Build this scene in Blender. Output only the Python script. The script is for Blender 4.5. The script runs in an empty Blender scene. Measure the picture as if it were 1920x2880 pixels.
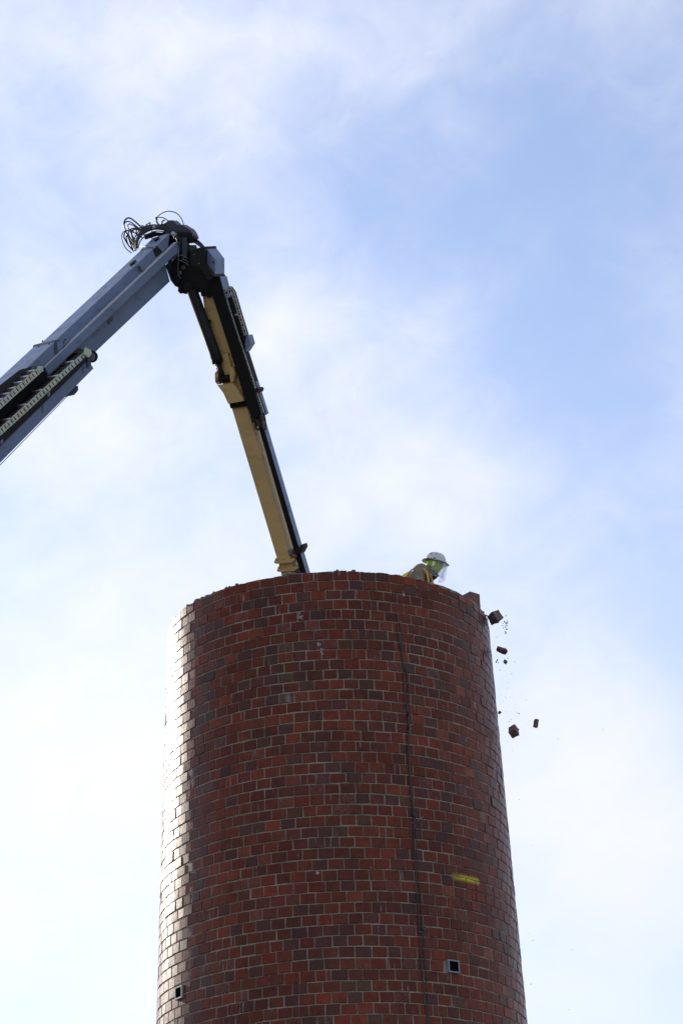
import bpy, bmesh, math, random
import numpy as np
from mathutils import Vector, Matrix

random.seed(7)
rng = np.random.default_rng(11)
S = bpy.context.scene
COL = S.collection
R = math.radians

# ------------------------------------------------------------------ camera
FPX = 6590.0                      # focal length in photograph pixels (1920 x 2880)
PITCH, ROLL = 0.42561, -0.03719
CAM = Vector((0, 0, 1.6))
_r = Vector((1, 0, 0)); _u = Vector((0, -math.sin(PITCH), math.cos(PITCH)))
FWD = Vector((0, math.cos(PITCH), math.sin(PITCH)))
IX = _r * math.cos(ROLL) + _u * math.sin(ROLL)
IU = _u * math.cos(ROLL) - _r * math.sin(ROLL)
cd = bpy.data.cameras.new('camera'); cam = bpy.data.objects.new('camera', cd); COL.objects.link(cam)
cam.matrix_world = Matrix(((IX.x, IU.x, -FWD.x, CAM.x), (IX.y, IU.y, -FWD.y, CAM.y), (IX.z, IU.z, -FWD.z, CAM.z), (0, 0, 0, 1)))
cd.sensor_fit = 'VERTICAL'; cd.sensor_height = 36; cd.sensor_width = 24
cd.lens = FPX / 2880 * 36; cd.clip_start = 0.1; cd.clip_end = 5000
S.camera = cam

# ------------------------------------------------------------------ sky, sun, exposure
SUN_AZ, SUN_EL = R(-38.0), R(20.0)   # azimuth from +Y towards +X
SUNV = Vector((math.sin(SUN_AZ) * math.cos(SUN_EL), math.cos(SUN_AZ) * math.cos(SUN_EL), math.sin(SUN_EL)))
S.view_settings.view_transform = 'Standard'; S.view_settings.look = 'None'
S.view_settings.exposure = 0.16; S.view_settings.gamma = 1.0; S.view_settings.use_curve_mapping = False

class NT:
    """small node-tree builder"""
    def __init__(s, tree):
        s.t = tree; tree.nodes.clear()
    def n(s, typ, ins=None, **kw):
        nd = s.t.nodes.new(typ)
        for k, v in kw.items(): setattr(nd, k, v)
        for k, v in (ins or {}).items():
            if isinstance(v, bpy.types.NodeSocket): s.t.links.new(v, nd.inputs[k])
            else: nd.inputs[k].default_value = v
        return nd
    def m(s, op, a, b=0.0, c=0.0, clamp=False):
        return s.n('ShaderNodeMath', {0: a, 1: b, 2: c}, operation=op, use_clamp=clamp).outputs[0]
    def mix(s, f, a, b):
        nd = s.n('ShaderNodeMix', data_type='RGBA', blend_type='MIX')
        for k, v in ((0, f), (6, a), (7, b)):
            if isinstance(v, bpy.types.NodeSocket): s.t.links.new(v, nd.inputs[k])
            else: nd.inputs[k].default_value = (tuple(v) + (1,))[:4] if k > 0 else v
        return nd.outputs[2]
    def ss(s, x, lo, hi, a=0.0, b=1.0):
        return s.n('ShaderNodeMapRange', {0: x, 1: lo, 2: hi, 3: a, 4: b}, interpolation_type='SMOOTHSTEP').outputs[0]
    def noise(s, vec, scale, detail=4, rough=.5, dist=0.0):
        return s.n('ShaderNodeTexNoise', {'Vector': vec, 'Scale': scale, 'Detail': detail, 'Roughness': rough, 'Distortion': dist}).outputs[0]

w = bpy.data.worlds.new('World'); S.world = w; w.use_nodes = True
t = NT(w.node_tree)
sky = t.n('ShaderNodeTexSky', sky_type='NISHITA', sun_disc=False, sun_elevation=SUN_EL, sun_rotation=SUN_AZ,
          altitude=100, air_density=1.0, dust_density=0.35, ozone_density=3.0).outputs[0]
sky = t.n('ShaderNodeVectorMath', {0: sky, 1: (0.92, 1.06, 1.22)}, operation='MULTIPLY').outputs[0]
tc = t.n('ShaderNodeTexCoord').outputs['Generated']
sp = t.n('ShaderNodeSeparateXYZ', {0: tc})
az = t.m('MULTIPLY', t.m('ARCTAN2', sp.outputs[0], sp.outputs[1]), 57.2958)
el = t.m('MULTIPLY', t.m('ARCSINE', sp.outputs[2]), 57.2958)
# thin cloud: stretched noise over the whole dome
cv = t.n('ShaderNodeCombineXYZ', {0: t.m('MULTIPLY_ADD', el, 0.35, az), 1: t.m('MULTIPLY_ADD', az, -0.22, t.m('MULTIPLY', el, 1.25)), 2: 3.7}).outputs[0]
n1 = t.noise(cv, 0.10, 2, .5, .2)
ca, sa = math.cos(R(32)), math.sin(R(32))
cw = t.n('ShaderNodeCombineXYZ', {0: t.m('ADD', t.m('MULTIPLY', az, ca * .10), t.m('MULTIPLY', el, sa * .10)), 1: t.m('ADD', t.m('MULTIPLY', az, -sa * .34), t.m('MULTIPLY', el, ca * .34)), 2: 1.3}).outputs[0]
n2 = t.noise(cw, 1.0, 6, .56, .45)
n3 = t.noise(cv, 0.42, 8, .6, .5)
dens = t.m('ADD', t.m('MULTIPLY', n1, 0.36), t.m('ADD', t.m('MULTIPLY', n2, 0.20), t.m('MULTIPLY', n3, 0.25)))
def blob(px, py, sx, sy, amp):
    global dens
    e0 = math.degrees(PITCH) - (py - 1440) / 115.0
    a0 = (px - 960) / 115.0 / math.cos(R(e0))
    dx = t.m('DIVIDE', t.m('SUBTRACT', az, a0), sx / 115.0 / math.cos(R(e0)))
    dy = t.m('DIVIDE', t.m('SUBTRACT', el, e0), sy / 115.0)
    q = t.m('ADD', t.m('MULTIPLY', dx, dx), t.m('MULTIPLY', dy, dy))
    g = t.m('MULTIPLY', t.m('POWER', 2.71828, t.m('MULTIPLY', q, -1.0)), amp)
    dens = t.m('ADD', dens, g)
# breaks in the cloud (negative) and denser banks (positive)
for a in ((1500, 620, 420, 520, -.17), (1720, 1230, 300, 380, -.19), (1900, 1850, 160, 260, -.14), (980, 480, 420, 260, -.03), (100, 1420, 260, 110, -.08),
          (1900, 2820, 180, 160, -.12), (60, 2820, 160, 120, -.10), (760, 1210, 160, 90, -.05),
          (900, 920, 250, 160, .08), (1200, 1420, 420, 200, .07), (250, 1230, 380, 170, .10), (120, 860, 260, 200, .10), (520, 110, 520, 150, .10),
          (260, 2150, 600, 620, .22), (1700, 2350, 330, 420, .16), (1250, 160, 300, 160, .06)):
    blob(*a)
cover = t.ss(dens, 0.20, 0.70)
# the sun brightens the veil around it a little
sd = t.n('ShaderNodeVectorMath', {0: tc, 1: tuple(SUNV)}, operation='DOT_PRODUCT').outputs['Value']
glow = t.ss(sd, 0.3, 1.0, 0.86, 1.12)
cloud = t.n('ShaderNodeVectorMath', {0: (5.55, 5.62, 6.3), 3: glow}, operation='SCALE').outputs[0]
hz = t.ss(el, 2, 34, 1.0, 0.0)
thin = t.mix(t.m('MULTIPLY_ADD', hz, 0.52, 0.26), sky, cloud)
skyc = t.mix(cover, thin, cloud)
bg = t.n('ShaderNodeBackground', {'Color': skyc, 'Strength': 0.15})
t.n('ShaderNodeOutputWorld', {0: bg.outputs[0]})

sl = bpy.data.lights.new('sun', 'SUN'); sl.energy = 3.0; sl.angle = R(0.6); sl.color = (1.0, 0.90, 0.76)
so = bpy.data.objects.new('sun', sl); COL.objects.link(so)
so.rotation_euler = (-SUNV).to_track_quat('-Z', 'Y').to_euler(); so.location = (-20, 30, 40)

# ------------------------------------------------------------------ helpers
def ray(px, py): return (FWD * FPX + IX * (px - 960) - IU * (py - 1440)) / FPX
def at_y(px, py, Y):
    d = ray(px, py); return CAM + d * (Y / d.y)
def project(P):
    q = P - CAM; d = q.dot(FWD)
    return 960 + FPX * q.dot(IX) / d, 1440 - FPX * q.dot(IU) / d

def tag(o, label=None, cat=None, group=None, kind=None):
    if label: o['label'] = label
    if cat: o['category'] = cat
    if group: o['group'] = group
    if kind: o['kind'] = kind
    return o
def empty(name, loc):
    o = bpy.data.objects.new(name, None); COL.objects.link(o); o.location = loc; o.empty_display_size = .1
    return o
bpy.context.view_layer.update()
def link(name, me, mats, parent=None, smooth=False):
    o = bpy.data.objects.new(name, me); COL.objects.link(o)
    for mt in (mats if isinstance(mats, (list, tuple)) else [mats]): me.materials.append(mt)
    if smooth: me.polygons.foreach_set('use_smooth', [True] * len(me.polygons))
    if parent is not None:
        o.parent = parent
        o.matrix_parent_inverse = world_of(parent).inverted()
    return o
def world_of(o):
    M = Matrix.Translation(o.location) @ o.rotation_euler.to_matrix().to_4x4()
    if o.parent is not None: M = world_of(o.parent) @ o.matrix_parent_inverse @ M
    return M
def from_bm(name, bm, mats, parent=None, smooth=False):
    bmesh.ops.recalc_face_normals(bm, faces=bm.faces)
    me = bpy.data.meshes.new(name); bm.to_mesh(me); bm.free()
    return link(name, me, mats, parent, smooth)

def add_prism(bm, near, far, mi=0):
    """closed prism between two equally long 3-D loops"""
    a = [bm.verts.new(p) for p in near]; b = [bm.verts.new(p) for p in far]
    fs = [bm.faces.new(a), bm.faces.new(b[::-1])]
    for i in range(len(a)):
        j = (i + 1) % len(a); fs.append(bm.faces.new((a[j], a[i], b[i], b[j])))
    for f in fs: f.material_index = mi
    return fs
def add_tube(bm, pts, rad, n=8, mi=0, caps=True):
    pts = [Vector(p) for p in pts]; rings = []
    rads = rad if isinstance(rad, (list, tuple)) else [rad] * len(pts)
    up = None
    for i, p in enumerate(pts):
        d = (pts[min(i + 1, len(pts) - 1)] - pts[max(i - 1, 0)]).normalized()
        if up is None: up = d.orthogonal().normalized()
        up = (up - d * up.dot(d)).normalized(); sd_ = d.cross(up)
        rings.append([bm.verts.new(p + (up * math.cos(k * 2 * math.pi / n) + sd_ * math.sin(k * 2 * math.pi / n)) * rads[i]) for k in range(n)])
    for a, b in zip(rings, rings[1:]):
        for k in range(n):
            f = bm.faces.new((a[k], a[(k + 1) % n], b[(k + 1) % n], b[k])); f.material_index = mi; f.smooth = True
    if caps:
        bm.faces.new(rings[0][::-1]).material_index = mi; bm.faces.new(rings[-1]).material_index = mi
def smooth_path(pts, k=6):
    pts = [Vector(p) for p in pts]; out = []
    for i in range(len(pts) - 1):
        p0, p1, p2, p3 = pts[max(i - 1, 0)], pts[i], pts[i + 1], pts[min(i + 2, len(pts) - 1)]
        for j in range(k):
            u = j / k
            out.append(.5 * ((2 * p1) + (p2 - p0) * u + (2 * p0 - 5 * p1 + 4 * p2 - p3) * u * u + (3 * p1 - p0 - 3 * p2 + p3) * u ** 3))
    out.append(pts[-1]); return out
def bevel(o, wd, seg=2):
    m = o.modifiers.new('bevel', 'BEVEL'); m.width = wd; m.segments = seg; m.limit_method = 'ANGLE'; m.angle_limit = R(35)
    return o

# ------------------------------------------------------------------ materials
def mat(name, base, rough=.5, metal=0.0, noise=0.0, nscale=8.0, bump=0.0, bscale=40.0, col2=None, spec=.5, stretch=(1, 1, 1)):
    m = bpy.data.materials.new(name); m.use_nodes = True; t = NT(m.node_tree)
    co = t.n('ShaderNodeTexCoord').outputs['Object']
    co = t.n('ShaderNodeMapping', {0: co, 3: stretch}).outputs[0]
    b = t.n('ShaderNodeBsdfPrincipled', {'Roughness': rough, 'Metallic': metal, 'Specular IOR Level': spec})
    if noise > 0:
        f = t.noise(co, nscale, 6, .6)
        f = t.ss(f, .5 - .28 / max(noise, .2) * .5, .5 + .28 / max(noise, .2) * .5)
        c2 = col2 or tuple(x * (1 - noise) for x in base)
        t.t.links.new(t.mix(f, c2, base), b.inputs['Base Color'])
        t.t.links.new(t.m('MULTIPLY_ADD', f, -.18, rough + .1), b.inputs['Roughness'])
    else: b.inputs['Base Color'].default_value = (*base, 1)
    if bump > 0:
        bp = t.n('ShaderNodeBump', {'Strength': bump, 'Distance': .004, 'Height': t.noise(co, bscale, 5, .6)})
        t.t.links.new(bp.outputs[0], b.inputs['Normal'])
    t.n('ShaderNodeOutputMaterial', {0: b.outputs[0]})
    return m
M = {}
def worn_paint(name, base, grime, rough=.40):
    m = bpy.data.materials.new(name); m.use_nodes = True; t = NT(m.node_tree)
    co = t.n('ShaderNodeTexCoord').outputs['Object']
    st = t.n('ShaderNodeMapping', {0: co, 2: (0, R(48), R(-20)), 3: (.25, 3.0, 3.0)}).outputs[0]
    a = t.ss(t.noise(co, 1.1, 5, .6), .42, .66); b_ = t.ss(t.noise(st, 3.0, 6, .65), .50, .74); d = t.ss(t.noise(co, 26, 4, .7), .60, .72)
    col = t.mix(t.m('MULTIPLY', a, .28), base, grime)
    col = t.mix(t.m('MULTIPLY', b_, .42), col, grime)
    col = t.mix(t.m('MULTIPLY', d, .30), col, tuple(min(1, x * 1.5 + .03) for x in base))
    bp = t.n('ShaderNodeBump', {'Strength': .10, 'Distance': .004, 'Height': t.noise(co, 9, 4, .6)})
    bs = t.n('ShaderNodeBsdfPrincipled', {'Base Color': col, 'Roughness': t.m('MULTIPLY_ADD', b_, .25, rough), 'Normal': bp.outputs[0]})
    t.n('ShaderNodeOutputMaterial', {0: bs.outputs[0]}); return m
M['boom'] = worn_paint('slate_blue_paint', (.150, .212, .345), (.07, .085, .115))
M['boom_dark'] = mat('weathered_dark_paint', (.055, .068, .095), .45, noise=.4, nscale=5)
M['black'] = mat('black_paint', (.010, .010, .012), .6, noise=.35, nscale=9, col2=(.017, .016, .016), spec=.25)
M['black_box'] = mat('black_housing_paint', (.008, .008, .009), .6, spec=.18)
M['steel_grey'] = mat('grey_steel', (.16, .18, .21), .4, noise=.3, nscale=14)
M['tan'] = worn_paint('tan_paint', (.58, .40, .155), (.27, .19, .09), .44)
M['hose'] = mat('black_rubber', (.018, .018, .02), .45)
M['copper'] = mat('brown_hose', (.16, .07, .035), .5)
M['sleeve'] = mat('pale_sleeve', (.42, .44, .45), .5, noise=.2, nscale=30)
M['stain'] = mat('oil_stain', (.09, .115, .165), .6, noise=.4, nscale=20)
M['ledge'] = mat('sky_lit_ledge_grey', (.46, .47, .50), .95, spec=.1)  # paler grey puts the ledge's sky light into its colour
M['chrome'] = mat('bright_rod_sliver', (.35, .35, .36), .25, metal=.9)
M['rung'] = mat('bare_aluminium', (.55, .58, .60), .4, metal=.3)
M['carrier'] = mat('dark_carrier', (.02, .021, .025), .55, noise=.3, nscale=30)
def zinc():
    m = bpy.data.materials.new('zinc_passivate'); m.use_nodes = True; t = NT(m.node_tree)
    co = t.n('ShaderNodeTexCoord').outputs['Object']
    f = t.noise(co, 7.0, 4, .6)
    r = t.n('ShaderNodeValToRGB', {0: f})
    cr = r.color_ramp; cols = ((.30, (.52, .43, .46)), (.42, (.58, .54, .40)), (.50, (.48, .54, .42)), (.58, (.42, .54, .54)), (.66, (.58, .54, .46)))
    while len(cr.elements) < len(cols): cr.elements.new(.5)
    for e, (p, c) in zip(cr.elements, cols): e.position = p; e.color = (*c, 1)
    b = t.n('ShaderNodeBsdfPrincipled', {'Base Color': r.outputs[0], 'Metallic': .25, 'Roughness': .38})
    t.n('ShaderNodeOutputMaterial', {0: b.outputs[0]}); return m
M['zinc'] = zinc()

# ------------------------------------------------------------------ chimney geometry
CX, CY = -0.2197, 27.298
COURSE = 0.125; Z0 = 1.6 + 10.596          # height of the joint under the top course
R0, TAPER = 2.0029, 0.03064
def rad(z): return R0 + TAPER * (Z0 - z)
def wall_hit(px, py, off=0.0):
    d = ray(px, py); lo, hi = 20.0, 30.5
    g = lambda k: (Vector((CAM.x + d.x * k - CX, CAM.y + d.y * k - CY)).length - rad(CAM.z + d.z * k) - off)
    ks = np.linspace(20, 31, 600); v = [g(k) for k in ks]
    for i in range(599):
        if v[i] > 0 >= v[i + 1]:
            a, b = ks[i], ks[i + 1]
            for _ in range(30):
                c = (a + b) / 2
                if g(c) > 0: a = c
                else: b = c
            return CAM + d * a
    k = ks[int(np.argmin(v))]; return CAM + d * k
def wall_uv(P):
    th = math.atan2(P.x - CX, -(P.y - CY)); return th, P.z
def wall_pt(th, z, off=0.0):
    r = rad(z) + off; return Vector((CX + r * math.sin(th), CY - r * math.cos(th), z))

ym_a = wall_uv(wall_hit(1276, 2465)); ym_b = wall_uv(wall_hit(1342, 2479))

def brick_material():
    m = bpy.data.materials.new('glazed_brick'); m.use_nodes = True; t = NT(m.node_tree)
    at = t.n('ShaderNodeAttribute', attribute_name='tone')
    uv = t.n('ShaderNodeAttribute', attribute_name='wall_uv').outputs['Vector']
    sc = lambda a, b, c: t.n('ShaderNodeVectorMath', {0: uv, 1: (a, b, c)}, operation='MULTIPLY').outputs[0]
    wear = at.outputs['Alpha']
    col = at.outputs['Color']
    blot = t.noise(sc(1, 1, 1), 14, 5, .6)
    fine = t.noise(sc(1, .55, 1), 120, 4, .6)
    streak = t.noise(sc(1, .10, 1), 75, 4, .65)
    var = t.m('ADD', t.m('MULTIPLY', blot, .9), t.m('ADD', t.m('MULTIPLY', fine, .45), t.m('MULTIPLY', streak, .35)))
    var = t.ss(var, .45, 1.25, .66, 1.34)
    col = t.n('ShaderNodeVectorMath', {0: col, 3: var}, operation='SCALE').outputs[0]
    big = t.ss(t.noise(sc(1, .5, 1), 1.3, 4, .6), .3, .7, .74, 1.18)
    col = t.n('ShaderNodeVectorMath', {0: col, 3: big}, operation='SCALE').outputs[0]
    # soot and rain streaks
    grime = t.ss(t.noise(sc(1, .06, 1), 9, 4, .6), .50, .72)
    col = t.mix(t.m('MULTIPLY', grime, .35), col, (.045, .03, .028))
    # efflorescence: mottled salt on worn bricks, mortar drips running down, lime wash in patches
    salt = t.m('MULTIPLY', t.ss(t.noise(sc(1, 1, 1), 95, 5, .75), .53, .66), wear)
    drip = t.m('MULTIPLY', t.ss(t.noise(sc(1, .045, 1), 26, 3, .5), .665, .705), t.ss(t.noise(sc(1, 1, 1), 5, 3, .6), .47, .58))
    spk = t.ss(t.noise(sc(1, 1, 1), 260, 2, .5), .74, .80)
    white = t.m('MINIMUM', t.m('ADD', t.m('MULTIPLY', salt, .8), t.m('ADD', t.m('MULTIPLY', drip, .55), t.m('MULTIPLY', spk, .4))), 1.0)
    col = t.mix(t.m('MULTIPLY', white, .85), col, (.34, .31, .30))
    # the short stroke of yellow marking paint
    (ta, za), (tb, zb) = ym_a, ym_b
    rr = rad((za + zb) / 2)
    ax, ay, bx, by = ta * rr, za, tb * rr, zb
    s = t.n('ShaderNodeSeparateXYZ', {0: uv})
    dx, dy = bx - ax, by - ay; L2 = dx * dx + dy * dy
    px = t.m('SUBTRACT', s.outputs[0], ax); py = t.m('SUBTRACT', s.outputs[1], ay)
    h = t.m('DIVIDE', t.m('ADD', t.m('MULTIPLY', px, dx), t.m('MULTIPLY', py, dy)), L2, clamp=True)
    ex = t.m('SUBTRACT', px, t.m('MULTIPLY', h, dx)); ey = t.m('SUBTRACT', py, t.m('MULTIPLY', h, dy))
    dist = t.m('SQRT', t.m('ADD', t.m('MULTIPLY', ex, ex), t.m('MULTIPLY', ey, ey)))
    dist = t.m('ADD', dist, t.m('MULTIPLY', t.m('SUBTRACT', fine, .5), .03))
    ym = t.m('MULTIPLY', t.ss(dist, -.004, .058, 1, 0), t.ss(h, -.1, .5, .45, 1))
    col = t.mix(t.m('MULTIPLY', ym, .85), col, (.66, .60, .03))
    hgt = t.m('ADD', t.m('MULTIPLY', streak, .9), t.m('ADD', t.m('MULTIPLY', fine, .35), t.m('MULTIPLY', blot, .8)))
    bp = t.n('ShaderNodeBump', {'Strength': .38, 'Distance': .004, 'Height': hgt})
    rough = t.m('ADD', t.m('MULTIPLY_ADD', blot, .22, .22), t.m('MULTIPLY', white, .3))
    redness = t.n('ShaderNodeSeparateColor', {0: at.outputs['Color']}).outputs[0]
    spc = t.ss(redness, .05, .12, .20, .12)          # the dark, harder fired bricks are the glossier ones
    b = t.n('ShaderNodeBsdfPrincipled', {'Base Color': col, 'Roughness': rough, 'Normal': bp.outputs[0], 'Specular IOR Level': spc})
    t.n('ShaderNodeOutputMaterial', {0: b.outputs[0]}); return m
M['brick'] = brick_material()
def mortar_material():
    m = bpy.data.materials.new('lime_mortar'); m.use_nodes = True; t = NT(m.node_tree)
    co = t.n('ShaderNodeTexCoord').outputs['Object']
    f = t.noise(co, 3.5, 5, .6); g = t.noise(co, 60, 4, .6)
    col = t.mix(t.ss(f, .35, .65), (.19, .152, .112), (.35, .285, .22))
    col = t.mix(t.ss(g, .35, .7, 0, .5), col, (.13, .105, .08))
    bp = t.n('ShaderNodeBump', {'Strength': .8, 'Distance': .006, 'Height': g})
    b = t.n('ShaderNodeBsdfPrincipled', {'Base Color': col, 'Roughness': .9, 'Normal': bp.outputs[0], 'Specular IOR Level': .2})
    t.n('ShaderNodeOutputMaterial', {0: b.outputs[0]}); return m
M['mortar'] = mortar_material()
M['rubble'] = mat('broken_mortar', (.34, .29, .24), .9, noise=.5, nscale=30, bump=.8, bscale=60)

# ------------------------------------------------------------------ ground
gm = mat('gravel_yard', (.17, .155, .135), .95, noise=.35, nscale=.4, bump=.5, bscale=30)
bm = bmesh.new()
N = 24; ring0 = [bm.verts.new((math.cos(k * 2 * math.pi / N) * 3000, 25 + math.sin(k * 2 * math.pi / N) * 3000, 0)) for k in range(N)]
bm.faces.new(ring0)
tag(from_bm('ground', bm, gm), 'flat gravel yard around the chimney foot', None, kind='structure')

# ------------------------------------------------------------------ the chimney: mortar core, bricks, vents
chim = empty('brick_chimney', (CX, CY, 0))
tag(chim, 'tall round red brick chimney with a ragged, half demolished top', 'chimney')
TOP = Z0 + COURSE
NSEG = 288
jag = rng.normal(0, 1, NSEG); jag = np.convolve(np.r_[jag, jag[:8]], np.ones(4) / 4, 'same')[:NSEG]
bm = bmesh.new()
WALL = 0.36
cols = []
for k in range(NSEG):
    th = k * 2 * math.pi / NSEG
    zt = TOP - .012 + .010 * jag[k]
    zs = [0.0, 6.0, zt - .3, zt]
    o_ = [bm.verts.new(wall_pt(th, z, -.0065 - (.004 if z == zt else 0))) for z in zs]
    i_ = [bm.verts.new(wall_pt(th, z + (0.05 * jag[(k * 7) % NSEG] - .02 if z == zt else 0), -WALL)) for z in zs]
    cols.append(o_ + i_[::-1])
for k in range(NSEG):
    a, b = cols[k], cols[(k + 1) % NSEG]
    for j in range(len(a) - 1): bm.faces.new((a[j], b[j], b[j + 1], a[j + 1]))
core = from_bm('mortar', bm, M['mortar'], chim)

# holes for the two vents: bricks that lie under them are left out
vents = []
for (px, py) in ((1272.5, 2719), (507, 2792)):
    vents.append(wall_uv(wall_hit(px, py)))

EPS = .006
PAL = [((.150, .036, .024), .52), ((.110, .032, .026), .25), ((.062, .027, .037), .12), ((.074, .048, .035), .03), ((.044, .022, .024), .045), ((.190, .046, .026), .055)]
pw = np.array([p[1] for p in PAL]); pw = pw / pw.sum()
NROW = int(TOP / COURSE) + 1
specs = []      # th0, th1, z0, z1, offset, tiltx, tiltz, rgba, row
phase = 0.0
for i in range(-1, NROW - 1):
    z1 = Z0 - COURSE * i; z0 = z1 - COURSE          # i = -1 is the course above joint 0
    zc = (z0 + z1) / 2
    if z0 < 0: break
    n = int(round(2 * math.pi * rad(zc) / .1735))
    phase = (phase + .5 + random.uniform(-.12, .12)) % 1.0
    edges = np.arange(n) + phase + rng.normal(0, .035, n)
    edges = edges / n * 2 * math.pi - math.pi
    for k in range(n):
        a = edges[k]; b = edges[k + 1] if k < n - 1 else edges[0] + 2 * math.pi
        ang = .0058 * random.uniform(.75, 1.3)
        jz = .0058
        dz0, dz1 = jz * random.uniform(.5, 1.8), jz * random.uniform(.5, 1.8)
        c = np.array(PAL[rng.choice(len(PAL), p=pw)][0]) * random.uniform(.82, 1.2)
        c = c * .64 + np.array((.120, .035, .028)) * .36
        c = c * (1 + rng.normal(0, .06, 3)) * np.array((.98, .86, .58))
        thc = (a + b) / 2; thc = (thc + math.pi) % (2 * math.pi) - math.pi
        depth_frac = (TOP - zc) / 5.0
        wear = 0.0
        if random.random() < .05 + .07 * min(depth_frac, 1.2): wear = random.uniform(.35, 1.0)
        off = max(-.0032, random.gauss(0, .0022))
        spall = False
        if thc > .85 and random.random() < .05: off -= random.uniform(.001, .0035); spall = True; c = np.array((.22, .06, .035)) * random.uniform(.8, 1.1)
        top_cut = 0.0
        parts_ = [(a + ang / 2, b - ang / 2)]
        if random.random() < .025:                       # a closer: two half bricks
            mth = a + (b - a) * random.uniform(.35, .6); parts_ = [(a + ang / 2, mth - ang / 2.4), (mth + ang / 2.4, b - ang / 2)]
        for (p, q) in parts_:
            skip = False
            for (vt, vz) in vents:
                d = ((p + q) / 2 - vt + math.pi) % (2 * math.pi) - math.pi
                if abs(d) * rad(zc) < .09 and abs(zc - vz) < .06: skip = True
            if skip: continue
            specs.append((p, q, z0 + dz0, z1 - dz1, off, random.gauss(0, .013), random.gauss(0, .008), (*np.clip(c, .01, .5), wear), i, spall))
NB = len(specs)
cf = np.array([0, .022, .5, .978, 1.0]); rf = np.array([0, .032, .968, 1.0])
gx, gz = np.meshgrid(cf, rf)                # rows x cols
gx = gx.ravel(); gz = gz.ravel(); NV = 20
border = np.array([(x in (0, 1.0)) or (z in (0, 1.0)) for x, z in zip(gx, gz)])
loop = [0, 1, 2, 3, 4, 9, 14, 19, 18, 17, 16, 15, 10, 5]
quads = []
for r_ in range(3):
    for c_ in range(4):
        v = r_ * 5 + c_; q_ = (v, v + 1, v + 6, v + 5)
        if not (r_ == 1 and c_ in (1, 2)): q_ = tuple({6: 34, 7: 35, 8: 36, 11: 37, 12: 38, 13: 39}.get(k, k) for k in q_)
        quads.append(q_)
for k in range(14):
    a, b = loop[k], loop[(k + 1) % 14]; quads.append((b, a, 20 + k, 20 + (k + 1) % 14))
quads = np.array(quads)
P0 = np.array([s[0] for s in specs]); P1 = np.array([s[1] for s in specs]); A0 = np.array([s[2] for s in specs]); A1 = np.array([s[3] for s in specs])
OFF = np.array([s[4] for s in specs]); TX = np.array([s[5] for s in specs]); TZ = np.array([s[6] for s in specs])
ROW = np.array([s[8] for s in specs]); TONE = np.array([s[7] for s in specs]); SPALL = np.array([s[9] for s in specs])
TH = P0[:, None] + (P1 - P0)[:, None] * gx[None]
ZZ = A0[:, None] + (A1 - A0)[:, None] * gz[None]
# uneven edges: nudge the corner vertices inwards, chip the top course
ZZ = ZZ + .0045 * np.sin(3 * TH + .17 * ROW[:, None]) + .0025 * np.sin(9 * TH + .6 * ROW[:, None])
RZ = R0 + TAPER * (Z0 - ZZ)
jit = rng.normal(0, .0011, TH.shape); TH = TH + jit / RZ * border[None]
ZZ = ZZ + rng.normal(0, .0012, ZZ.shape) * border[None]
for cidx, sx, sz in ((0, 1, 1), (4, -1, 1), (15, 1, -1), (19, -1, -1)):
    k = np.abs(rng.normal(0, .0035, NB)) + .0015
    k = np.where(rng.random(NB) < .05, k * 1.9, k)
    TH[:, cidx] += sx * k / 2.0; ZZ[:, cidx] += sz * k
topc = ROW == -1
chip = np.abs(rng.normal(0, .010, (NB, 5))) * (rng.random((NB, 1)) < .8) + (rng.random((NB, 1)) < .16) * rng.uniform(0, .05, (NB, 5))
chip[~topc] = 0
thc_all = (P0 + P1) / 2
pr = (thc_all > .62) & topc                       # eroded run on the right of the rim
chip[pr] += rng.uniform(.004, .034, (pr.sum(), 5))
ZZ[:, 15:20] -= chip; ZZ[:, 10:15] -= chip
RR = R0 + TAPER * (Z0 - ZZ) + OFF[:, None] + TX[:, None] * (gx - .5)[None] * .16 + TZ[:, None] * (gz - .5)[None] * .11
RR = RR - .0035 * border[None]
rough_face = rng.normal(0, .0022, RR.shape) * SPALL[:, None]
RR = RR + rough_face
INN = [6, 7, 8, 11, 12, 13]     # the flat face has vertices of its own, so its shading does not round off at the arris
TH = np.concatenate([TH, TH[:, loop], TH[:, INN]], 1); ZZ = np.concatenate([ZZ, ZZ[:, loop], ZZ[:, INN]], 1); RR = np.concatenate([RR, RR[:, loop] - .022, RR[:, INN]], 1)
VX = np.stack([CX + RR * np.sin(TH), CY - RR * np.cos(TH), ZZ], 2)
UV = np.stack([TH * (R0 + TAPER * (Z0 - ZZ)), ZZ, np.full_like(ZZ, 0.0)], 2)
UV[:, :, 2] += rng.uniform(0, 40, NB)[:, None] * 0 + (np.arange(NB) % 97)[:, None] * .02

def brick_mesh(name, idx):
    n = len(idx)
    me = bpy.data.meshes.new(name)
    v = VX[idx].reshape(-1, 3)
    q = (quads[None] + (np.arange(n) * 40)[:, None, None]).reshape(-1, 4)
    me.vertices.add(len(v)); me.vertices.foreach_set('co', v.ravel())
    me.loops.add(q.size); me.loops.foreach_set('vertex_index', q.ravel())
    me.polygons.add(len(q)); me.polygons.foreach_set('loop_start', np.arange(len(q)) * 4); me.polygons.foreach_set('loop_total', np.full(len(q), 4))
    me.update()
    at = me.attributes.new('tone', 'FLOAT_COLOR', 'POINT'); at.data.foreach_set('color', np.repeat(TONE[idx][:, None, :], 40, 1).ravel())
    at = me.attributes.new('wall_uv', 'FLOAT_VECTOR', 'POINT'); at.data.foreach_set('vector', UV[idx].ravel())
    me.polygons.foreach_set('use_smooth', np.tile(np.isin(np.arange(26), (5, 6)), n))
    me.validate()
    return me
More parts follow.
